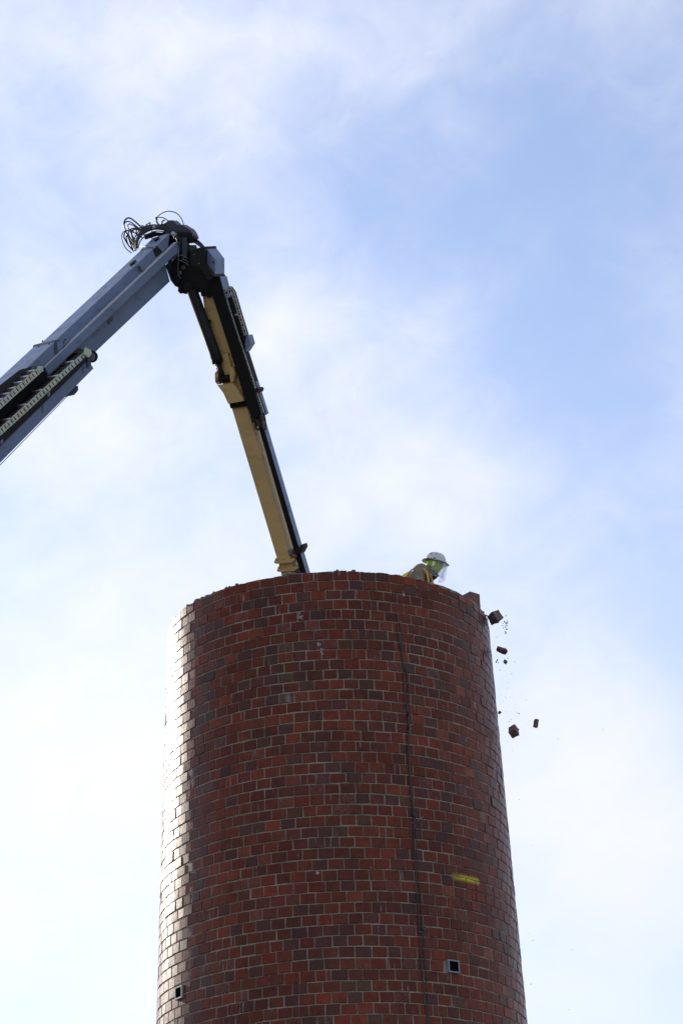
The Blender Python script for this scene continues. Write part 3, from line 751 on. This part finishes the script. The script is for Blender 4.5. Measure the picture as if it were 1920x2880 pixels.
# hose loops under the housing
for k, (pl, mm) in enumerate((([(716, 1172), (722, 1185), (728, 1200), (725, 1210), (719, 1205), (714, 1193)], M['copper']), ([(712, 1172), (716, 1188), (722, 1204), (728, 1208), (731, 1196), (726, 1175)], M['hose']),
                              ([(734, 1166), (738, 1182), (744, 1198), (748, 1210), (746, 1190), (740, 1168)], M['copper']), ([(731, 1166), (735, 1186), (740, 1204), (745, 1206), (747, 1186), (742, 1160)], M['hose']))):
    bm = bmesh.new(); add_tube(bm, smooth_path([FA.pt(x, y, -6 - 2 * k) for x, y in pl], 5), .008, 7); from_bm('hose', bm, mm, hs)
beam2('housing_foot', [(705, 1172), (730, 1164), (736, 1185), (722, 1200), (714, 1188), (709, 1190)], -6, 14, K, parent=hs, bev=.004)

# hose bundle round the knuckle
H = [  # pixel path, lam at each end, radius (m)
 ([(377, 707), (362, 690), (350, 668), (351, 655), (358, 648), (370, 650), (392, 662), (400, 668)], 60, 40, .0085),
 ([(374, 702), (366, 682), (356, 655), (349, 634), (353, 618), (363, 613), (375, 619), (396, 637)], 62, 44, .0105),
 ([(378, 692), (364, 672), (353, 648), (350, 630), (358, 623), (370, 626), (388, 640), (398, 648)], 58, 40, .0085),
 ([(371, 712), (356, 700), (346, 682), (343, 664), (348, 652), (360, 647), (376, 649)], 66, 50, .0065),
 ([(381, 690), (372, 676), (363, 662), (362, 652), (370, 644), (384, 642), (398, 646)], 50, 34, .0085),
 ([(379, 684), (372, 664), (372, 650), (380, 645), (394, 648)], 44, 30, .0085),
 ([(376, 692), (364, 672), (357, 664), (356, 672), (362, 690), (375, 704)], 48, 60, .008),
 ([(383, 704), (384, 682), (392, 664), (410, 650), (434, 642), (462, 644), (484, 654), (494, 664), (498, 674)], 20, -14, .0105),
 ([(380, 706), (381, 684), (390, 662), (408, 646), (432, 638), (460, 640), (484, 650), (496, 662), (501, 676)], 26, -18, .0105),
 ([(386, 698), (389, 678), (398, 664), (414, 652), (436, 645), (464, 648), (486, 658), (492, 672)], 16, -10, .0075),
 ([(384, 676), (392, 656), (404, 644), (424, 637), (440, 637), (470, 643), (488, 652)], 34, 0, .0095),
 ([(396, 646), (412, 638), (436, 634), (460, 640), (480, 648)], 40, 6, .010),
 ([(400, 640), (414, 635), (436, 632), (462, 636), (486, 646), (500, 658)], 44, 10, .0075),
 ([(388, 700), (394, 680), (404, 668), (420, 657), (440, 650), (466, 653), (484, 662)], 8, -16, .0075),
 ([(376, 698), (378, 676), (386, 656), (402, 640), (420, 634)], 30, 24, .0075),
 ([(384, 690), (376, 668), (366, 650), (360, 636), (364, 630), (378, 636), (394, 650)], 40, 30, .007),
 ([(392, 672), (384, 656), (386, 644), (398, 640), (412, 646)], 20, 16, .0075),
 ([(400, 662), (398, 648), (408, 640), (424, 644), (430, 656)], 12, 10, .007),
 ([(452, 634), (441, 626), (441, 614), (452, 602), (468, 595), (484, 595), (500, 602), (511, 616), (517, 632), (518, 642)], 10, 6, .0062),
 ([(440, 616), (438, 612), (446, 611), (460, 613), (474, 622), (486, 635), (493, 646), (497, 654)], 20, -4, .0065),
 ([(458, 630), (449, 632), (443, 624), (442, 612)], 14, 20, .0062),
 ([(456, 630), (457, 622), (464, 620)], 14, 16, .009),
 ([(410, 634), (420, 627), (423, 627), (421, 634)], 30, 24, .007),
 ([(418, 660), (426, 664), (428, 676), (430, 682)], 30, 30, .008),
 ([(408, 664), (416, 658), (424, 660), (428, 672)], 36, 30, .008),
 ([(534, 677), (548, 682), (560, 690), (568, 697)], 0, 0, .011),
 ([(536, 674), (552, 679), (566, 690), (573, 697)], 6, 6, .011),
 ([(538, 671), (556, 677), (571, 691), (576, 700)], 12, 12, .011),
 ([(528, 690), (540, 692), (548, 698)], 0, 0, .009),
 ([(496, 668), (500, 678), (506, 690), (508, 700)], -18, -14, .010),
]
for pl, l0, l1, r_ in H:
    n = len(pl); F_ = FA
    pts = [F_.pt(x, y, l0 + (l1 - l0) * i / (n - 1)) for i, (x, y) in enumerate(pl)]
    bm = bmesh.new(); add_tube(bm, smooth_path(pts, 6), r_, 8); from_bm('hose', bm, M['hose'], crane)
def hose_sleeve(px, lam, r_):
    bm = bmesh.new(); add_tube(bm, [FA.pt(x, y, lam) for x, y in px], r_, 12); from_bm('hose_sleeve', bm, M['sleeve'], crane)
hose_sleeve([(432, 640), (442, 640)], 6, .026); hose_sleeve([(484, 655), (496, 663)], -12, .026); hose_sleeve([(388, 668), (393, 661)], 24, .018); hose_sleeve([(397, 636), (404, 636)], 40, .012)
prism('hose_rail', FA, [(404, 660), (432, 652), (470, 656), (486, 664), (478, 668), (440, 664), (408, 674)], 28, 34, K, bev=.003)
prism('knuckle_bracket', FA, [(446, 636), (466, 626), (474, 619), (490, 627), (498, 640), (490, 652), (466, 648)], 12, 40, M['boom_dark'], hb, bev=.006)
prism('knuckle_web', FA, [(470, 640), (500, 652), (508, 690), (478, 742), (440, 716), (450, 660)], 34, 60, K, hb, bev=.006)

# ------------------------------------------------------------------ worker behind the rim
HP = at_y(1221, 1588, 27.35)          # centre of the head
dk = HP.z - 1.52
wk = empty('person', Vector((HP.x - .45, HP.y, dk)))
tag(wk, 'person in white hard hat, clear face shield and hi-vis vest leaning over the rim', 'person')
SCL = 1.0
def W(x, y, z): return HP + Vector((x, y, z)) * SCL
M['jacket'] = mat('dull_jacket', (.235, .195, .15), .9, noise=.3, nscale=12, bump=.6, bscale=25)
M['lime'] = mat('lime_fabric', (.42, .62, .05), .8, noise=.2, nscale=10, bump=.3, bscale=30)
M['yellow'] = mat('hi_vis_yellow', (.50, .58, .07), .8)
M['orange'] = mat('hi_vis_orange', (.55, .15, .045), .8)
M['hat'] = mat('white_hat', (.62, .63, .64), .35, noise=.12, nscale=20)
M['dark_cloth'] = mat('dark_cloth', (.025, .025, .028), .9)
# body: one skinned surface
J = {'pelvis': (-.46, 0, -.66, .145, .115), 'belly': (-.43, 0, -.48, .15, .125), 'chest': (-.33, .0, -.29, .165, .13), 'neckb': (-.19, 0, -.155, .085, .085), 'neck': (-.10, 0, -.085, .055, .055), 'head': (-.01, 0, .0, .07, .07),
     'shr': (-.26, -.17, -.215, .085, .085), 'elr': (-.12, -.25, -.47, .052, .052), 'wrr': (.10, -.20, -.58, .036, .036), 'par': (.16, -.185, -.60, .034, .026),
     'shl': (-.24, .17, -.205, .085, .085), 'ell': (-.08, .25, -.45, .052, .052), 'wrl': (.14, .20, -.55, .036, .036), 'pal': (.20, .185, -.565, .034, .026),
     'hir': (-.46, -.10, -.74, .10, .10), 'knr': (-.40, -.13, -1.10, .068, .068), 'anr': (-.46, -.13, -1.45, .050, .050), 'tor': (-.30, -.15, -1.49, .038, .030),
     'hil': (-.46, .10, -.74, .10, .10), 'knl': (-.34, .13, -1.08, .068, .068), 'anl': (-.38, .13, -1.45, .050, .050), 'tol': (-.22, .15, -1.49, .038, .030)}
E_ = [('pelvis', 'belly'), ('belly', 'chest'), ('chest', 'neckb'), ('neckb', 'neck'), ('neck', 'head'), ('chest', 'shr'), ('shr', 'elr'), ('elr', 'wrr'), ('wrr', 'par'), ('chest', 'shl'), ('shl', 'ell'), ('ell', 'wrl'), ('wrl', 'pal'),
      ('pelvis', 'hir'), ('hir', 'knr'), ('knr', 'anr'), ('anr', 'tor'), ('pelvis', 'hil'), ('hil', 'knl'), ('knl', 'anl'), ('anl', 'tol')]
for sd_, pal in (('r', 'par'), ('l', 'pal')):
    px_, py_, pz_ = J[pal][:3]
    for k, (oy, ln) in enumerate(((-.030, .060), (-.010, .072), (.010, .066), (.030, .052), (-.045 if sd_ == 'l' else .045, .040))):
        thumb = k == 4
        a, b = 'f%s%d' % (sd_, k), 'g%s%d' % (sd_, k)
        J[a] = (px_ + (.02 if thumb else .045), py_ + oy, pz_ - .006, .0095, .0095)
        J[b] = (px_ + (.02 if thumb else .045) + ln * .55, py_ + oy * 1.05, pz_ - .02 - ln * .5, .0085, .0085)
        E_ += [(pal, a), (a, b)]
names = list(J)
me = bpy.data.meshes.new('body'); me.from_pydata([W(*J[n][:3]) for n in names], [(names.index(a), names.index(b)) for a, b in E_], [])
bod = link('body', me, M['jacket'], wk)
sk = bod.modifiers.new('skin', 'SKIN'); sk.use_smooth_shade = True
lay = me.skin_vertices[0].data if me.skin_vertices else None
if lay is None:
    bpy.context.view_layer.objects.active = bod; bpy.ops.mesh.customdata_skin_add(); lay = me.skin_vertices[0].data
for i, n in enumerate(names): lay[i].radius = J[n][3:5]; lay[i].use_root = (n == 'pelvis')
sb = bod.modifiers.new('sub', 'SUBSURF'); sb.levels = 1; sb.render_levels = 2

TILT = R(17)                          # head bowed towards the right
hx = Vector((math.cos(TILT) * math.cos(R(-20)), math.sin(R(-20)), -math.sin(TILT))).normalized()   # facing
hy = Vector((0, 0, 1)).cross(hx).normalized(); hz_ = hx.cross(hy).normalized()
def HD(x, y, z): return HP + hx * x + hy * y + hz_ * z
def shell(name, fn, nu, nv, m, parent, closed_u=True, smooth=True, thick=0.0):
    bm = bmesh.new(); g = [[bm.verts.new(fn(i / nu, j / nv)) for i in range(nu + (0 if closed_u else 1))] for j in range(nv + 1)]
    for j in range(nv):
        for i in range(nu if closed_u else nu):
            i2 = (i + 1) % nu if closed_u else i + 1
            bm.faces.new((g[j][i], g[j][i2], g[j + 1][i2], g[j + 1][i]))
    o = from_bm(name, bm, m, parent, smooth)
    if thick: md = o.modifiers.new('thick', 'SOLIDIFY'); md.thickness = thick; md.offset = 0
    return o
# lime head cover with brow, nose and chin
def face(u, v):
    a = u * 2 * math.pi; p = (v - .5) * math.pi
    x, y, z = math.cos(p) * math.cos(a) * .105, math.cos(p) * math.sin(a) * .082, math.sin(p) * .128
    if z < 0: x = x * (1 + .25 * z / .128 * .4) + .012 * (-z / .128); y *= 1 + .28 * z / .128
    fr = max(0, math.cos(a)) ** 6 * math.cos(p)
    x += .024 * fr * math.exp(-((z + .012) / .022) ** 2) - .010 * max(0, math.cos(a)) ** 4 * math.exp(-((z - .022) / .018) ** 2) + .012 * fr * math.exp(-((z + .09) / .02) ** 2)
    return HD(x, y, z - .005)
shell('head_cover', face, 28, 20, M['lime'], wk)
# shaded brow band / dark glasses strap
hat = empty('hard_hat', HD(0, 0, .05)); hat.parent = wk; hat.matrix_parent_inverse = world_of(wk).inverted()
def dome(u, v):
    a = u * 2 * math.pi; p = v * math.pi / 2; r = math.cos(p) ** .8
    ridge = .006 * math.exp(-(math.sin(a) * r / .18) ** 2) * (1 - v * .2)
    return HD(math.cos(a) * r * .134, math.sin(a) * r * .112, .048 + math.sin(p) * .112 + ridge)
shell('hat_crown', dome, 32, 12, M['hat'], hat, thick=.003)
def brim(u, v):
    a = u * 2 * math.pi; k = .96 + v * .34
    fr = .028 * max(0, math.cos(a)) * v
    return HD(math.cos(a) * .134 * k + fr * .6, math.sin(a) * .112 * k, .049 - v * .016 - .010 * v * math.cos(a) ** 2)
shell('hat_brim', brim, 36, 3, M['hat'], hat, thick=.004)
def sticker(cx, a0, z, r_, m):
    bm = bmesh.new(); pts = []
    for k in range(10):
        an = k * 2 * math.pi / 10; aa = a0 + math.cos(an) * r_ / .12; zz = z + math.sin(an) * r_
        p = math.asin(max(-1, min(1, (zz - .048) / .112))); rr = math.cos(p) ** .8
        pts.append(HD(math.cos(aa) * (rr * .134 + .0035), math.sin(aa) * (rr * .112 + .0035), zz + .003))
    bm.faces.new([bm.verts.new(p) for p in pts]); o = from_bm('sticker', bm, m, hat); md = o.modifiers.new('t', 'SOLIDIFY'); md.thickness = .001
sticker(0, R(-112), .115, .017, mat('grey_sticker', (.10, .10, .14), .5)); sticker(0, R(-72), .112, .010, mat('red_sticker', (.45, .10, .10), .5))
# shield carrier band, knob, clear visor
def band(u, v):
    a = R(-105) + u * R(210); return HD(math.cos(a) * .146, math.sin(a) * .124, .062 - v * .030)
shell('shield_band', band, 24, 1, M['hat'], hat, closed_u=False, thick=.004)
def visor_top(u, v):
    a = R(-75) + u * R(150); return HD(math.cos(a) * (.148 + .035 * v), math.sin(a) * (.126 + .02 * v), .046 - v * .022)
shell('shield_bracket', visor_top, 20, 2, M['hat'], hat, closed_u=False, thick=.004)
bm = bmesh.new(); add_tube(bm, [HD(-.02 + .06, -.128, .046), HD(-.02 + .06, -.142, .046)], .007, 10); from_bm('shield_knob', bm, M['black_box'], hat)
vis = bpy.data.materials.new('clear_visor'); vis.use_nodes = True; t = NT(vis.node_tree)
gl = t.n('ShaderNodeBsdfGlossy', {'Color': (.9, .92, .95, 1), 'Roughness': .12}); tr = t.n('ShaderNodeBsdfTransparent', {'Color': (.97, .975, .985, 1)})
df = t.n('ShaderNodeBsdfTranslucent', {'Color': (.75, .77, .82, 1)})
fz = t.n('ShaderNodeFresnel', {'IOR': 1.5}).outputs[0]
co = t.n('ShaderNodeTexCoord').outputs['Object']
mx1 = t.n('ShaderNodeMixShader', {0: t.ss(t.noise(co, 20, 4, .6), .3, .75, .10, .26), 1: tr.outputs[0], 2: df.outputs[0]})
mx2 = t.n('ShaderNodeMixShader', {0: t.m('MULTIPLY', fz, .35), 1: mx1.outputs[0], 2: gl.outputs[0]}); t.n('ShaderNodeOutputMaterial', {0: mx2.outputs[0]})
def visor(u, v):
    a = R(-82) + u * R(164); k = 1 + .05 * math.sin(v * math.pi)
    return HD((math.cos(a) * .165 + .012 * v) * k, math.sin(a) * .140 * k, .028 - v * .215)
shell('face_shield', visor, 26, 10, vis, hat, closed_u=False, thick=.0015)
# vest, collar hood, dark neck scarf
def on_body(name, loop_pts, wd, m, th=.012):
    """a strip of cloth along a 3-D path"""
    pts = smooth_path([W(*p) for p in loop_pts], 5); bm = bmesh.new(); rows = []
    for i, p in enumerate(pts):
        d = (pts[min(i + 1, len(pts) - 1)] - pts[max(i - 1, 0)]).normalized()
        out = (p - W(-.32, 0, -.32)).normalized(); sd_ = d.cross(out).normalized(); out = sd_.cross(d).normalized()
        rows.append([bm.verts.new(p + sd_ * wd * u + out * (th * (1 - abs(u) * .9))) for u in (-.5, -.2, .2, .5)])
    for a, b in zip(rows, rows[1:]):
        for k in range(3): bm.faces.new((a[k], a[k + 1], b[k + 1], b[k]))
    o = from_bm(name, bm, m, vest, True); md = o.modifiers.new('t', 'SOLIDIFY'); md.thickness = .006; return o
vest = empty('safety_vest', W(-.33, 0, -.3)); vest.parent = wk; vest.matrix_parent_inverse = world_of(wk).inverted()
def ellip(name, c, r, m, parent, lean=0.0, nu=24, nv=14, wob=0.0):
    cl, sl_ = math.cos(lean), math.sin(lean)
    def fn(u, v):
        a = u * 2 * math.pi; p = (v - .5) * math.pi; k = 1 + wob * math.sin(a * 3 + v * 9) * math.cos(p)
        x, y, z = math.cos(p) * math.cos(a) * r[0] * k, math.cos(p) * math.sin(a) * r[1] * k, math.sin(p) * r[2] * k
        return W(c[0] + x * cl + z * sl_, c[1] + y, c[2] - x * sl_ + z * cl)
    return shell(name, fn, nu, nv, m, parent)
ellip('vest_back', (-.345, .0, -.30), (.17, .17, .235), M['yellow'], vest, R(38))
ellip('sleeve', (-.235, -.165, -.25), (.105, .075, .135), M['jacket'], wk, R(10), wob=.05)
bm = bmesh.new()
add_tube(bm, [W(-.235 + math.cos(k * R(15)) * .122, -.135 - .02 * math.sin(k * R(15)), -.25 + math.sin(k * R(15)) * .146) for k in range(25)], .009, 8); from_bm('vest_trim', bm, M['orange'], vest, True)
on_body('vest_strap', [(-.15, -.19, -.13), (-.115, -.21, -.20), (-.10, -.215, -.30), (-.11, -.21, -.42)], .020, M['yellow'], .008)
on_body('vest_strap', [(-.10, -.17, -.17), (-.060, -.18, -.25), (-.045, -.18, -.34), (-.05, -.18, -.45)], .032, M['orange'], .008)
def hood(u, v):
    a = u * 2 * math.pi; r1 = .135 - .03 * v
    c = Vector((-.165 + .075 * v, 0, -.155 + .075 * v)); 
    return W(c.x + math.cos(a) * r1 * .75, math.sin(a) * r1 * 1.05, c.z - math.cos(a) * r1 * .75 + .018 * math.sin(v * math.pi))
shell('jacket_hood', hood, 24, 5, M['jacket'], wk, thick=.022)
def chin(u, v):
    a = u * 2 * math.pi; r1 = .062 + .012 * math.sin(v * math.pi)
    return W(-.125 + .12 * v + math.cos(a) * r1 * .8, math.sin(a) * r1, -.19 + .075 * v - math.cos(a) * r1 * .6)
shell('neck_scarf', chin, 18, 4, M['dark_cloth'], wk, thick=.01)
# the deck the worker stands on, inside the shaft
dkr = empty('work_deck', Vector((CX, CY, dk))); tag(dkr, 'timber work deck inside the chimney shaft under the worker', 'platform')
M['timber'] = mat('deck_timber', (.30, .20, .11), .85, noise=.4, nscale=6)
for k in range(8):
    y0 = CY - .05 + (k - 3.5) * .22; hw_ = math.sqrt(max(.05, 1.52 ** 2 - ((k - 3.5) * .22) ** 2)) * .98
    bm = bmesh.new(); x0, x1 = CX + .55, CX + hw_
    add_prism(bm, [(x0, y0, dk - .045), (x1, y0, dk - .045), (x1, y0 + .21, dk - .045), (x0, y0 + .21, dk - .045)], [(x0, y0, dk - .001), (x1, y0, dk - .001), (x1, y0 + .21, dk - .001), (x0, y0 + .21, dk - .001)])
    from_bm('plank', bm, M['timber'], dkr)

# ------------------------------------------------------------------ falling masonry
M['chunk'] = mat('broken_brick', (.115, .055, .042), .85, noise=.6, nscale=14, col2=(.20, .16, .125), bump=.8, bscale=40)
M['chunk_grey'] = mat('mortared_brick', (.17, .14, .112), .9, noise=.55, nscale=12, col2=(.085, .055, .045), bump=.8, bscale=40)
M['chunk_red'] = mat('fired_red_face', (.17, .05, .038), .5, noise=.3, nscale=20)
def chunk(px, py, dims, rot, mats, label, seed, rough=.10, jg=.05, Y=26.9, name='falling_brick', face_mats=None):
    random.seed(seed); c = at_y(px, py, Y); bm = bmesh.new()
    bmesh.ops.create_cube(bm, size=1.0)
    bmesh.ops.subdivide_edges(bm, edges=bm.edges, cuts=2, use_grid_fill=True)
    Rm = Matrix.Rotation(rot[2], 3, 'Z') @ Matrix.Rotation(rot[1], 3, 'Y') @ Matrix.Rotation(rot[0], 3, 'X')
    for f in bm.faces:
        nrm = f.normal; f.material_index = 0
        if len(mats) > 1 and nrm.y < -.9: f.material_index = 1
    for v in bm.verts:
        k = sum(abs(abs(x) - .5) < 1e-4 for x in v.co)
        p = v.co * (1 - random.uniform(0, rough) * (k > 1))
        p = Vector((p.x * dims[0], p.y * dims[1], p.z * dims[2])) + Vector([random.gauss(0, jg * min(dims)) for _ in range(3)])
        v.co = c + Rm @ p
    o = from_bm(name, bm, mats); tag(o, label, 'brick', 'masonry falling beside the chimney'); return o
chunk(1391.5, 1736, (.125, .125, .125), (R(-14), R(-26), R(40)), [M['chunk_grey'], M['chunk']], 'largest falling brick, grey and boxy, just below the chimney rim', 3, .05, .018)
chunk(1410, 1829, (.135, .09, .072), (R(30), R(20), R(10)), [M['chunk_grey'], M['chunk_red']], 'flat grey and red brick fragment, second of the falling pieces from the top', 5, .42)
chunk(1444, 2057, (.10, .095, .115), (R(-16), R(30), R(52)), [M['chunk'], M['chunk_red']], 'dark red boxy falling brick, lowest of the large pieces', 8, .08, .025)
chunk(1506, 2034.5, (.046, .05, .098), (R(5), R(12), R(20)), [M['chunk_red']], 'small upright red brick piece farthest out from the chimney', 9, .05, .03)
chunk(1420, 1861.5, (.045, .04, .042), (R(40), R(20), R(60)), [M['chunk']], 'small round brick lump below the flat fragment', 12, .3, name='falling_lump')
chunk(1396, 1859, (.012, .016, .055), (R(0), R(28), R(10)), [M['chunk']], 'thin slanted brick sliver beside the small round lump', 13, .3, name='falling_sliver')
chunk(1404, 2004, (.034, .034, .038), (R(30), R(40), R(15)), [M['chunk']], 'small dark lump close to the wall above the lowest large brick', 14, .3, name='falling_lump')
random.seed(21); bm = bmesh.new()
def crumb(px, py, r_px): lump(bm, at_y(px, py, 26.9 + random.uniform(-.35, .35)), r_px * .0041, random.uniform(.5, 1), random.randint(0, 1), 0 if False else 1)
for k in range(46): crumb(random.gauss(1421, 4.5), random.gauss(1757, 10) , random.choice((.5, .6, .8, 1.2, 1.9)))
for (x, y, r_) in ((1424, 1770, 3), (1422, 1779, 2.4), (1421, 1782, 2), (1423, 1753, 3), (1417, 1748, 2.2), (1426, 1752, 2), (1400, 1864, 2), (1427, 1851, 2), (1386, 1817, 1.4), (1395, 1792, 1.2), (1446, 1861, 1.4), (1405, 1884, 1.6), (1438, 1895, 1.4), (1420, 1961, 1.3),
                   (1458, 2007, 2.2), (1455, 2004, 1.4), (1430, 2030, 1.8), (1436, 2024, 1.5), (1478, 1968, 1.5), (1488, 2028, 1.2), (1406, 2065, 1), (1568, 2078, 1.4), (1694, 2052, 1.4), (1484, 2037, 1), (1378, 1833, 2.2), (1373, 1834, 3), (1450, 2003, 1.1),
                   (1497, 2645, 1.6), (1607, 2671, 1.6), (1440, 2110, 1), (1459, 2249, 1), (1493, 2378, 1), (1600, 2840, 1.3), (1492, 2768, 1.5), (1486, 2625, 1)): crumb(x, y, r_)
for k in range(260):
    y = random.uniform(1760, 2060); crumb(1384 + (y - 1780) * .14 + abs(random.gauss(0, 26)), y, random.choice((.3, .35, .45, .55, .7)))
for k in range(40): crumb(random.gauss(1425, 14), random.gauss(1985, 22), random.choice((.3, .4, .6)))
tag(from_bm('dust', bm, [M['chunk'], M['chunk_grey']]), 'spray of fine brick dust and crumbs falling beside the chimney', 'dust', kind='stuff')
